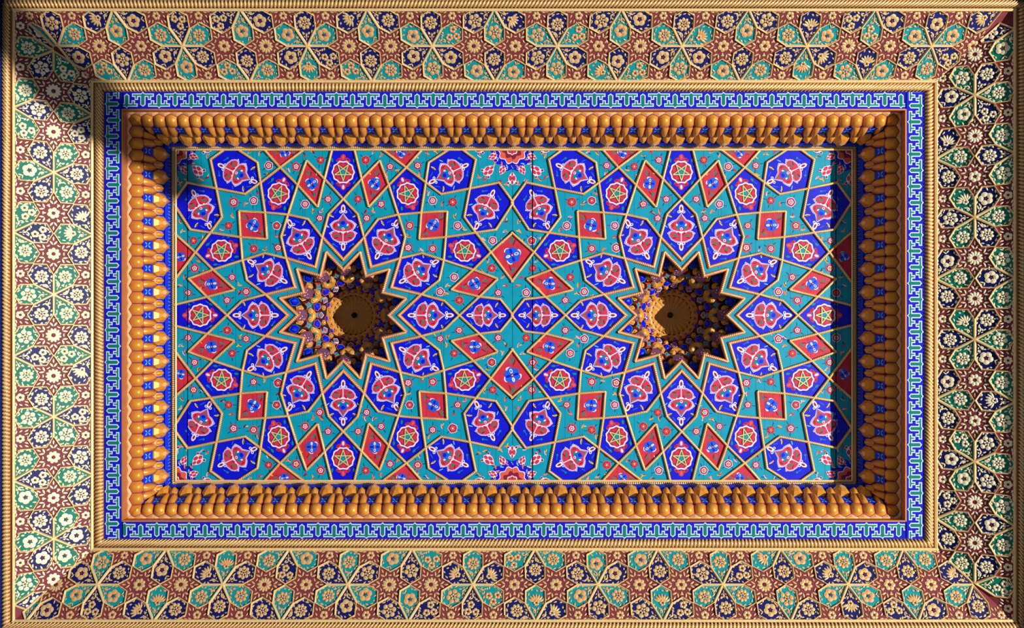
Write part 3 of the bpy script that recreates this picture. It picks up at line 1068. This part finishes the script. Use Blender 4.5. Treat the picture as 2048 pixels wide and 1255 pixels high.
def small_leaf(t, x, y, seed):
    t.mark('painted_leaf')
    rnd = random.Random(seed)
    a = rnd.random() * pi
    c = rnd.choice(('pink_red', 'leaf_orange', 'leaf_orange', 'dark_red'))
    F(t, ell(x, y, 5.2, 1.9, a, 8, .4), 1, rnd.choice(('white_paint', 'leaf_yellow', c)))
    F(t, ell(x + .8, y + .5, 4.2, 1.2, a, 7, .4), 2, c)
    b_ = a + rnd.choice((-1, 1)) * rnd.uniform(.7, 1.2)
    F(t, ell(x + 4.6 * cos(b_), y + 4.6 * sin(b_), 3.6, 1.3, b_, 7, .4), 3, rnd.choice(('pink_red', 'leaf_orange', 'leaf_yellow', 'dark_blue_line')))

def palmette(t, x, y, ang, sc=1.0):
    t.mark('palmette')
    T = xf(x, y, ang, sc)
    P = lambda pts: [T(a, b) for a, b in pts]
    F(t, P(sym([(0, 15), (6, 8), (9.5, 1), (9, -5), (13, -9), (10, -13), (5, -10), (0, -14)])), 3, 'white_paint')
    for (a, b, l, w_) in ((0, 8.6, 4.6, 2.7), (-4.5, 0.6, 5.6, 3.5), (4.5, 0.6, 5.6, 3.5), (0, -7.8, 4.6, 3.4)):
        F(t, P(ell(a, b, w_, l, 0, 8)), 4, 'pink_red')
    for sx in (-1, 1):
        F(t, P(ell(sx * 9.3, -9.3, 2.5, 2.3, 0, 7)), 4, 'dark_red')

OCT = [(1, 1, 0), (-1, 1, 0), (1, -1, 0), (-1, -1, 0), (1, 1, 1), (-1, 1, 1), (1, -1, 1), (-1, -1, 1)]
def octp(p, o):
    sx, sy, s = o
    a, b_ = (p[1], p[0]) if s else p
    return (sx * a, sy * b_)

SEED = [0]
def nxt():
    SEED[0] += 1
    return SEED[0]

for ci, xc in enumerate(XC):
    seam = 1 if ci == 0 else -1           # sign of the side that meets the other star
    A = lambda p: (xc + p[0], p[1])
    SEAM[0] = seam
    # twelve shields
    sh = [V[4], (V[3][0], V[3][1]), V[2], V[1], (-V[2][0], V[2][1]), (-V[3][0], V[3][1])]
    for k in range(12):
        ang = k * R(30)
        c, s = cos(ang), sin(ang)
        pol = [A((x * c - y * s, x * s + y * c)) for x, y in sh]
        if k % 3:
            dv = (-s, c)
            o = (1 if dv[0] > 0 else -1, 1 if dv[1] > 0 else -1, 1 if abs(dv[0]) > abs(dv[1]) else 0)
            pol = [A(octp(q, o)) for q in ((55.5, 96.1), V[3], V[6], V[7], V[8], V[5])]
        m0 = A((-175 * s, 175 * c))
        sd = nxt()
        add_cell('shield_panel', pol, 'ultramarine', (lambda t, m0=m0, ang=ang, sd=sd: arabesque(t, xf(m0[0], m0[1], ang, 1.0), sd)), 'ultramarine shield panel', 'arabesque')
    # chevrons of the turquoise ring round the star
    P_ = lambda r, a: A((r * cos(R(a)), r * sin(R(a))))
    for k in range(12):
        a0, a1, am = 15 + 30 * k, 45 + 30 * k, 30 + 30 * k
        add_cell('ring_chevron', [P_(161, a0), P_(111, am), P_(161, a1), P_(130, a1), P_(90, am), P_(130, a0)], 'turquoise', joint=0.12)
    # pentagons on the axes
    for d in range(4):
        ang = d * R(90)
        c, s = cos(ang), sin(ang)
        outward = (-s, c)
        at_seam = abs(outward[0] - seam) < 0.1
        rot = lambda p: A((p[0] * c - p[1] * s, p[0] * s + p[1] * c))
        sd = nxt()
        if at_seam:
            pol = [V[1], V[9], V[26], (0, 339), (-V[26][0], V[26][1]), (-V[9][0], V[9][1])]
            m0 = rot((0, 286))
            add_cell('shield_panel', [rot(p) for p in pol], 'ultramarine', (lambda t, m0=m0, ang=ang, sd=sd: arabesque(t, xf(m0[0], m0[1], ang, 0.86), sd)), 'ultramarine shield panel', 'arabesque')
        else:
            pol = [V[1], V[9], V[10], (-V[10][0], V[10][1]), (-V[9][0], V[9][1])]
            m0 = rot((0, 286))
            add_cell('pentagon_panel', [rot(p) for p in pol], 'ultramarine', (lambda t, m0=m0, ang=ang, sd=sd: medallion(t, xf(m0[0], m0[1], ang, 1.0), sd)), 'ultramarine panel with a five-pointed star', 'medallion')
    for oi, o in enumerate(OCT):
        O = lambda p: A(octp(p, o))
        on_seam = (o[2] == 1 and o[0] == seam)
        dirv = octp((0, 1), o)
        # pentagon off the axis
        ctr = O((129, 243))
        up = atan2(octp((-0.35, 0.94), o)[1], octp((-0.35, 0.94), o)[0]) - pi / 2
        sd = nxt()
        add_cell('pentagon_panel', [O(V[i]) for i in (14, 13, 7, 15, 16)], 'ultramarine', (lambda t, ctr=ctr, up=up, sd=sd: medallion(t, xf(ctr[0], ctr[1], up + pi, 0.98), sd)), 'ultramarine panel with a five-pointed star', 'medallion')
        # hexagon with arabesque: from the bulbs at the outer end to the point
        ctr = O((211, 283))
        dv = octp((-0.90, -0.43), o)
        up = atan2(dv[1], dv[0]) - pi / 2
        add_cell('hexagon_panel', [O(V[i]) for i in (19, 20, 16, 21, 22, 23)], 'ultramarine', (lambda t, ctr=ctr, up=up, sd=sd: arabesque(t, xf(ctr[0], ctr[1], up, 0.96), sd)), 'ultramarine hexagon panel', 'arabesque')
        # red rhombus
        ctr = O((63, 263))
        dv = octp((0.23, 0.97), o)
        up = atan2(dv[1], dv[0]) - pi / 2
        add_cell('rhombus_panel', [O(V[i]) for i in (11, 9, 12, 13)], 'crimson', (lambda t, ctr=ctr, up=up, sd=sd: blue_flower(t, xf(ctr[0], ctr[1], up), sd)), 'crimson rhombus panel', 'blue_flower')
        # red triangle on the edge, or one rhombus across the seam
        if not on_seam:
            ctr = O((117, 325))
            add_cell('triangle_panel', [O(V[i]) for i in (17, 14, 18)], 'crimson', (lambda t, ctr=ctr, sd=sd: blue_flower(t, xf(ctr[0], ctr[1], 1.5, 0.8), sd)), 'crimson triangle panel', 'blue_flower')
        elif ci == 0:
            yy = o[1]
            xs = (XC[0] + XC[1]) / 2
            dx = xs - (XC[0] + V[14][1])
            pol = [(xs, yy * 172), (xs - dx, yy * V[14][0]), (xs, yy * 66), (xs + dx, yy * V[14][0])]
            m0 = (xs, yy * 120)
            add_cell('rhombus_panel', pol, 'crimson', (lambda t, m0=m0, sd=sd: blue_flower(t, xf(m0[0], m0[1], 0, 1.35), sd)), 'crimson rhombus panel', 'blue_flower', whole=True)
        # turquoise ground
        def t1(t, O=O, sd=sd):
            for i, p in enumerate(((30, 232), (76, 222), (47, 194))):
                red_flower(t, *O(p), sd * 7 + i)
            for i, p in enumerate(((44, 211 - 4), (60, 207), (36, 180))):
                small_leaf(t, *O(p), sd * 11 + i)
        add_cell('ground_panel', [O(V[i]) for i in (3, 2, 1, 9, 12, 13, 7, 6)], 'turquoise', t1)
        def t2(t, O=O, sd=sd):
            for i, p in enumerate(((45, 310), (94, 297))):
                red_flower(t, *O(p), sd * 5 + i)
            for i, p in enumerate(((76, 319), (52, 284), (60, 326), (108, 290), (86, 279))):
                small_leaf(t, *O(p), sd * 13 + i)
        poly = (26, 9, 11, 13, 14, 18, 27) if on_seam else (10, 9, 11, 13, 14, 18)
        add_cell('ground_panel', [O(V[i]) for i in poly], 'turquoise', t2)
        def t3(t, O=O, sd=sd):
            red_flower(t, *O((149, 299)), sd * 3)
            for i, p in enumerate(((168, 323), (152, 281), (187, 326), (147, 317))):
                small_leaf(t, *O(p), sd * 17 + i)
        add_cell('ground_panel', [O(V[i]) for i in (19, 20, 16, 14, 17)], 'turquoise', t3)
        if o[2] == 0:
            ctr = O((180, 180))
            dv = octp((1, 1), o)
            up = atan2(dv[1], dv[0]) - pi / 2
            add_cell('rhombus_panel', [O(V[24]), O(V[15]), O(V[25]), O(sw(V[15]))], 'crimson', (lambda t, ctr=ctr, up=up, sd=sd: blue_flower(t, xf(ctr[0], ctr[1], up, 1.05), sd + 3)), 'crimson rhombus panel', 'blue_flower')
            Om = lambda p, o=o: A(octp((p[1], p[0]), o))
            def t4(t, O=O, sd=sd):
                for i, p in enumerate(((219, 226), (179, 229), (229, 179))):
                    red_flower(t, *O(p), sd * 19 + i, r=8.6 if i == 0 else 7.6)
                for i, p in enumerate(((197, 222), (222, 197), (171, 243), (243, 171))):
                    small_leaf(t, *O(p), sd * 23 + i)
            add_cell('ground_panel', [O(V[21]), O(V[16]), O(V[15]), O(V[24]), O(sw(V[15])), O(sw(V[16])), O(sw(V[21])), O(V[22])], 'turquoise', t4)
            def t5(t, O=O, sd=sd):
                for i, p in enumerate(((133, 179), (179, 133), (130, 135))):
                    red_flower(t, *O(p), sd * 29 + i, r=8.4 if i == 2 else 7.4)
                for i, p in enumerate(((131, 157), (157, 131))):
                    small_leaf(t, *O(p), sd * 31 + i)
            add_cell('ground_panel', [O(V[15]), O(V[7]), O(V[8]), O(V[5]), O(sw(V[8])), O(sw(V[7])), O(sw(V[15])), O(V[25])], 'turquoise', t5)
            def t6(t, O=O, sd=sd, o=o):
                c = O((339, 333))
                t.mark('lotus')
                F(t, scallop(c[0], c[1], 44, 10, .07, 60), 1, 'ultramarine')
                F(t, scallop(c[0], c[1], 30, 10, .09, 60), 2, 'white_paint')
                F(t, scallop(c[0], c[1], 28, 10, .09, 60), 3, 'coral')
                F(t, scallop(c[0], c[1], 20, 8, .12, 48, .2), 4, 'dark_red')
                F(t, scallop(c[0], c[1], 13, 8, .08, 48), 5, 'white_paint')
                F(t, scallop(c[0], c[1], 11, 8, .08, 48), 6, 'pink_red')
                for j in range(6):
                    a = atan2(-o[1], -o[0]) + R(-45 + 18 * j)
                    F(t, ell(c[0] + 37 * cos(a), c[1] + 37 * sin(a), 4.5, 1.4, a + .8, 7), 2, 'leaf_orange' if j % 2 else 'pale_blue')
                for (p, sc) in (((339, 273), .98), ((318, 290), .72), ((291, 289), 1.0), ((299, 317), .72), ((271, 333), .9)):
                    q = O(p)
                    palmette(t, q[0], q[1], atan2(q[1] - c[1], q[0] - c[0]) + (pi / 2 if sc > .95 else -pi / 2), sc)
                for i, p in enumerate(((313, 268), (272, 275), (272, 318), (304, 303), (326, 262), (283, 271))):
                    small_leaf(t, *O(p), sd * 37 + i)
            add_cell('ground_panel', [O(V[19]), O(V[28]), O(sw(V[19])), O(sw(V[23])), O(V[22]), O(V[23])], 'turquoise', t6)

# gold rope strips between the cells
RW = 0.0074
RL = 0.0112
def clip_seg(a, b_):
    q = [a, b_]
    for (nx, ny, c) in ((1, 0, HX), (-1, 0, HX), (0, 1, HY), (0, -1, HY)):
        d0 = nx * q[0][0] + ny * q[0][1] - c
        d1 = nx * q[1][0] + ny * q[1][1] - c
        if d0 > 0 and d1 > 0:
            return None
        if d0 > 0 or d1 > 0:
            t = d0 / (d0 - d1)
            m_ = (q[0][0] + (q[1][0] - q[0][0]) * t, q[0][1] + (q[1][1] - q[0][1]) * t)
            q = [m_, q[1]] if d0 > 0 else [q[0], m_]
    return q
LINES = [(17, 14, 13, 12), (18, 14, 16, 21, 22), (10, 9, 12), (11, 9, 1), (11, 13, 7, 8, 5), (24, 15, 7, 6, 3), (25, 15, 16, 20, 19), (19, 23, 22), (1, 2, 3)]
done = set()
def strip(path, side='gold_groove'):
    key = tuple((round(x, 1), round(y, 1)) for x, y in path)
    if key in done or key[::-1] in done:
        return
    done.add(key)
    segs, cur = [], []
    for i in range(len(path) - 1):
        q = clip_seg(path[i], path[i + 1])
        if not q:
            continue
        if cur and hypot(cur[-1][0] - q[0][0], cur[-1][1] - q[0][1]) < .01:
            cur.append(q[1])
        else:
            if cur:
                segs.append(cur)
            cur = list(q)
    if cur:
        segs.append(cur)
    for sg in segs:
        cx = sum(a[0] for a in sg) / len(sg); cy = sum(a[1] for a in sg) / len(sg)
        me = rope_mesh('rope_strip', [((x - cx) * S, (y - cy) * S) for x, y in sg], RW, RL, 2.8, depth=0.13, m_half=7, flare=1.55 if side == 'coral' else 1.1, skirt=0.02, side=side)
        link('rope_strip', me, panel_o, (cx * S, cy * S, 0.008))
for ci, xc in enumerate(XC):
    seam = 1 if ci == 0 else -1
    for o in OCT:
        on_seam = (o[2] == 1 and o[0] == seam)
        O = lambda p: (xc + octp(p, o)[0], octp(p, o)[1])
        for L in LINES:
            if L[0] == 10 and on_seam:
                L = (27, 26, 9, 12)
            strip([O(V[i]) for i in L])
    for k in range(12):
        P_ = lambda r, a: (xc + r * cos(R(a)), r * sin(R(a)))
        strip([P_(161, 15 + 30 * k), P_(111, 30 + 30 * k), P_(161, 45 + 30 * k)], 'coral')
        strip([P_(131, 15 + 30 * k), P_(91, 30 + 30 * k), P_(131, 45 + 30 * k)], 'coral')

# ------------------------------------------------------------------ the two star-shaped muqarnas domes
def lathe(mb, prof, n, mt, fn=None):
    ring = []
    for (r, z) in prof:
        ring.append([((r * (fn(i, n) if fn else 1)) * cos(2 * pi * i / n), (r * (fn(i, n) if fn else 1)) * sin(2 * pi * i / n), z) for i in range(n)])
    for k in range(len(ring) - 1):
        for i in range(n):
            j = (i + 1) % n
            mb.poly([ring[k][i], ring[k][j], ring[k + 1][j], ring[k + 1][i]], mt)

def facing(r, a, dep, tilt, roll=0.0):
    """matrix in the dome frame: at polar r, a and depth dep behind the panel; tilt 0 faces the viewer, 90 deg faces the axis"""
    ca, sa = cos(a), sin(a)
    z = Vector((-ca * sin(tilt), -sa * sin(tilt), cos(tilt)))
    x = Vector((-sa, ca, 0))
    y = z.cross(x)
    m = Matrix.Identity(4)
    for i, v in enumerate((x, y, z)):
        for k in range(3):
            m[k][i] = v[k]
    m = m @ Matrix.Rotation(roll, 4, 'Z')
    m[0][3], m[1][3], m[2][3] = r * ca, r * sa, -dep
    return m

def ngon(n, r, ph=0.0, sx=1.0, sy=1.0):
    return [(sx * r * cos(2 * pi * i / n + ph), sy * r * sin(2 * pi * i / n + ph)) for i in range(n)]

def boss_mesh(nm, outline, h, mt, rim, smooth=False, spark=None, concave=False):
    t = MB()
    t.ring(outline, -0.03, outline, 0.001, rim)
    i1 = inset(outline, 0.0024)
    t.ring(outline, 0.001, i1, 0.0, rim)
    mid = [(x * .6, y * .6) for x, y in i1]
    s = -1 if concave else 1
    t.ring(i1, 0.0, mid, s * h * .7, mt)
    t.fan(mid, s * h * .7, (0, 0), s * h, mt)
    if spark:
        for k in range(5):
            a = k * 2 * pi / 5
            r_ = abs(outline[0][0]) * .32 + .001
            t.flat(ell(r_ * cos(a), r_ * sin(a), r_ * .42, r_ * .2, a, 6), s * h * (.95 if concave else 1.0) + .0012, spark)
    return t.mesh(nm, smooth)

blue_hex = boss_mesh('blue_boss', ngon(6, .029, R(30)), .011, 'dome_blue', 'coral', spark='sky_blue')
blue_tip = boss_mesh('blue_boss', [(0, -.040), (.028, -.012), (.022, .018), (0, .032), (-.022, .018), (-.028, -.012)], .012, 'dome_blue', 'teal', spark='sky_blue')
blue_small = boss_mesh('blue_boss', ngon(6, .017, 0), .007, 'dome_blue', 'coral', spark='pale_blue')
gold_cell = boss_mesh('gold_niche', [(-.021, -.022), (.021, -.022), (.019, .014), (0, .026), (-.019, .014)], .014, 'muqarnas_gold', 'muqarnas_pale', True)
gold_bead = boss_mesh('gold_niche', ngon(7, .0165), .012, 'muqarnas_gold', 'muqarnas_pale', True)
teal_tile = boss_mesh('teal_tile', [q for k in range(4) for q in ((.026 * cos(k * pi / 2), .026 * sin(k * pi / 2)), (.013 * cos(k * pi / 2 + pi / 4), .013 * sin(k * pi / 2 + pi / 4)))], .003, 'teal', 'coral', spark='pale_blue')
def plaque_mesh():
    t = MB()
    q = [(-.034, -.034), (.034, -.034), (.034, .018), (.018, .036), (0, .044), (-.018, .036), (-.034, .018)]
    t.slab(q, -.02, 0, 'lilac', 'muqarnas_pale')
    rnd = random.Random(4)
    for k in range(16):
        x, y = rnd.uniform(-.028, .028), rnd.uniform(-.028, .03)
        t.flat(ell(x, y, .0052, .0026, rnd.random() * 3, 7), .0008 + .0002 * (k % 3), ('white_paint', 'pink_red', 'white_paint', 'leaf_green')[k % 4])
    return t.mesh('flower_plaque')
plaque = plaque_mesh()
lil_small = boss_mesh('lilac_tile', ngon(4, .021, 0), .003, 'lilac', 'white_paint', spark='white_paint')
def crescent_mesh():
    t = MB()
    n = 9
    o = [(.046 * cos(pi * i / (n - 1)), .046 * sin(pi * i / (n - 1)) * 1.05) for i in range(n)]
    c = [(.036 * cos(pi * i / (n - 1)), .035 * sin(pi * i / (n - 1)) * 1.05) for i in range(n)]
    i_ = [(.022 * cos(pi * i / (n - 1)), .020 * sin(pi * i / (n - 1))) for i in range(n)]
    for k in range(n - 1):
        t.poly([(*o[k], -.008), (*o[k + 1], -.008), (*c[k + 1], .014), (*c[k], .014)], 'muqarnas_pale')
        t.poly([(*c[k], .014), (*c[k + 1], .014), (*i_[k + 1], -.012), (*i_[k], -.012)], 'muqarnas_gold')
    return t.mesh('gold_arch', True, True)
arch = crescent_mesh()

DOME_LABEL = ['star-shaped recess with dark brown cupola, bright blue and gold cells along its left half',
              'star-shaped recess with lighter golden cupola, nearer the shaded brown cornice']
for ci, xc in enumerate(XC):
    m = frame(((1025 - CX + xc) * S, 0, 0), (1, 0, 0), (0, 1, 0))
    par = thing('muqarnas_dome', DOME_LABEL[ci], 'dome', m, 'star domes of the centre panel')
    # stepped shell, star-shaped at the mouth and round at the top
    mb = MB()
    rows = []
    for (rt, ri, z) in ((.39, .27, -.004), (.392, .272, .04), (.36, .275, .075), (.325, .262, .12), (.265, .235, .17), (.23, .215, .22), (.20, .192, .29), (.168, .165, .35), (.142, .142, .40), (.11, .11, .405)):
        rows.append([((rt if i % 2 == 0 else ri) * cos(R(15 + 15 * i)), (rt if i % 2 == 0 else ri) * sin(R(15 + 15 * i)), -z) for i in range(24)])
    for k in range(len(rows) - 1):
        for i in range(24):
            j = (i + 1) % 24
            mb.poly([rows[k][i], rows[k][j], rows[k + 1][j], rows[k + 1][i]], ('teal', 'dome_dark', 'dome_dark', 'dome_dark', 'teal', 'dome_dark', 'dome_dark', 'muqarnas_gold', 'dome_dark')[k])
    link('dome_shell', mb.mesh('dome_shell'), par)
    def put(nm, me, r, adeg, dep, tilt, roll=0.0):
        link(nm, me, par, mtx=facing(r, R(adeg), dep, R(tilt), roll))
    for k in range(12):
        a, b_ = 15 + 30 * k, 30 * k
        put('blue_boss', blue_tip, .318, a, .075, 30)
        for d in (-7.5, 7.5):
            put('gold_niche', gold_cell, .285, a + d, .105, 42, R(d * 3))
        put('teal_tile', teal_tile, .248, a, .142, 45)
        put('flower_plaque', plaque, .262, b_, .085, 58)
        put('gold_arch', arch, .232, b_, .165, 52)
        for d in (-6.5, 6.5):
            put('gold_niche', gold_bead, .226, b_ + d, .135, 50)
        put('blue_boss', blue_hex, .205, a, .215, 48)
        put('teal_tile', teal_tile, .205, b_, .215, 48, R(45))
        put('lilac_tile', lil_small, .182, b_, .27, 55)
        put('gold_niche', gold_bead, .176, a, .29, 55)
        put('blue_boss', blue_small, .162, b_ + 7, .335, 60)
        put('gold_niche', gold_bead, .148, a, .365, 60)
        put('gold_niche', gold_bead, .148, b_, .368, 60)
    # ribbed gold cupola
    t = MB()
    prof = []
    for j in range(9):
        ph = R(90) * j / 8
        prof.append((.128 * cos(ph) + .009, -.375 - .05 * sin(ph)))
    def rib(i, n):
        return (1.0, .92, .88, .92)[i % 4]
    lathe(t, prof, 96, 'brass', rib)
    cup = link('gold_cupola', t.mesh('gold_cupola'), par, label='ribbed gold cupola')
    t = MB()
    lathe(t, [(.0, -.365), (.006, -.365), (.009, -.375), (.007, -.389), (.012, -.397), (.015, -.405), (.019, -.418), (.0, -.425)], 14, 'iron')
    link('lamp_hook', t.mesh('lamp_hook', True), cup, label='dark lamp hook')
    t = MB()
    lathe(t, [(.126, -.376), (.130, -.374), (.136, -.376), (.143, -.381), (.146, -.374), (.142, -.366), (.134, -.368), (.126, -.370)], 48, 'brass', lambda i, n: 1 + .02 * (i % 2))
    link('cupola_rim', t.mesh('cupola_rim'), par)
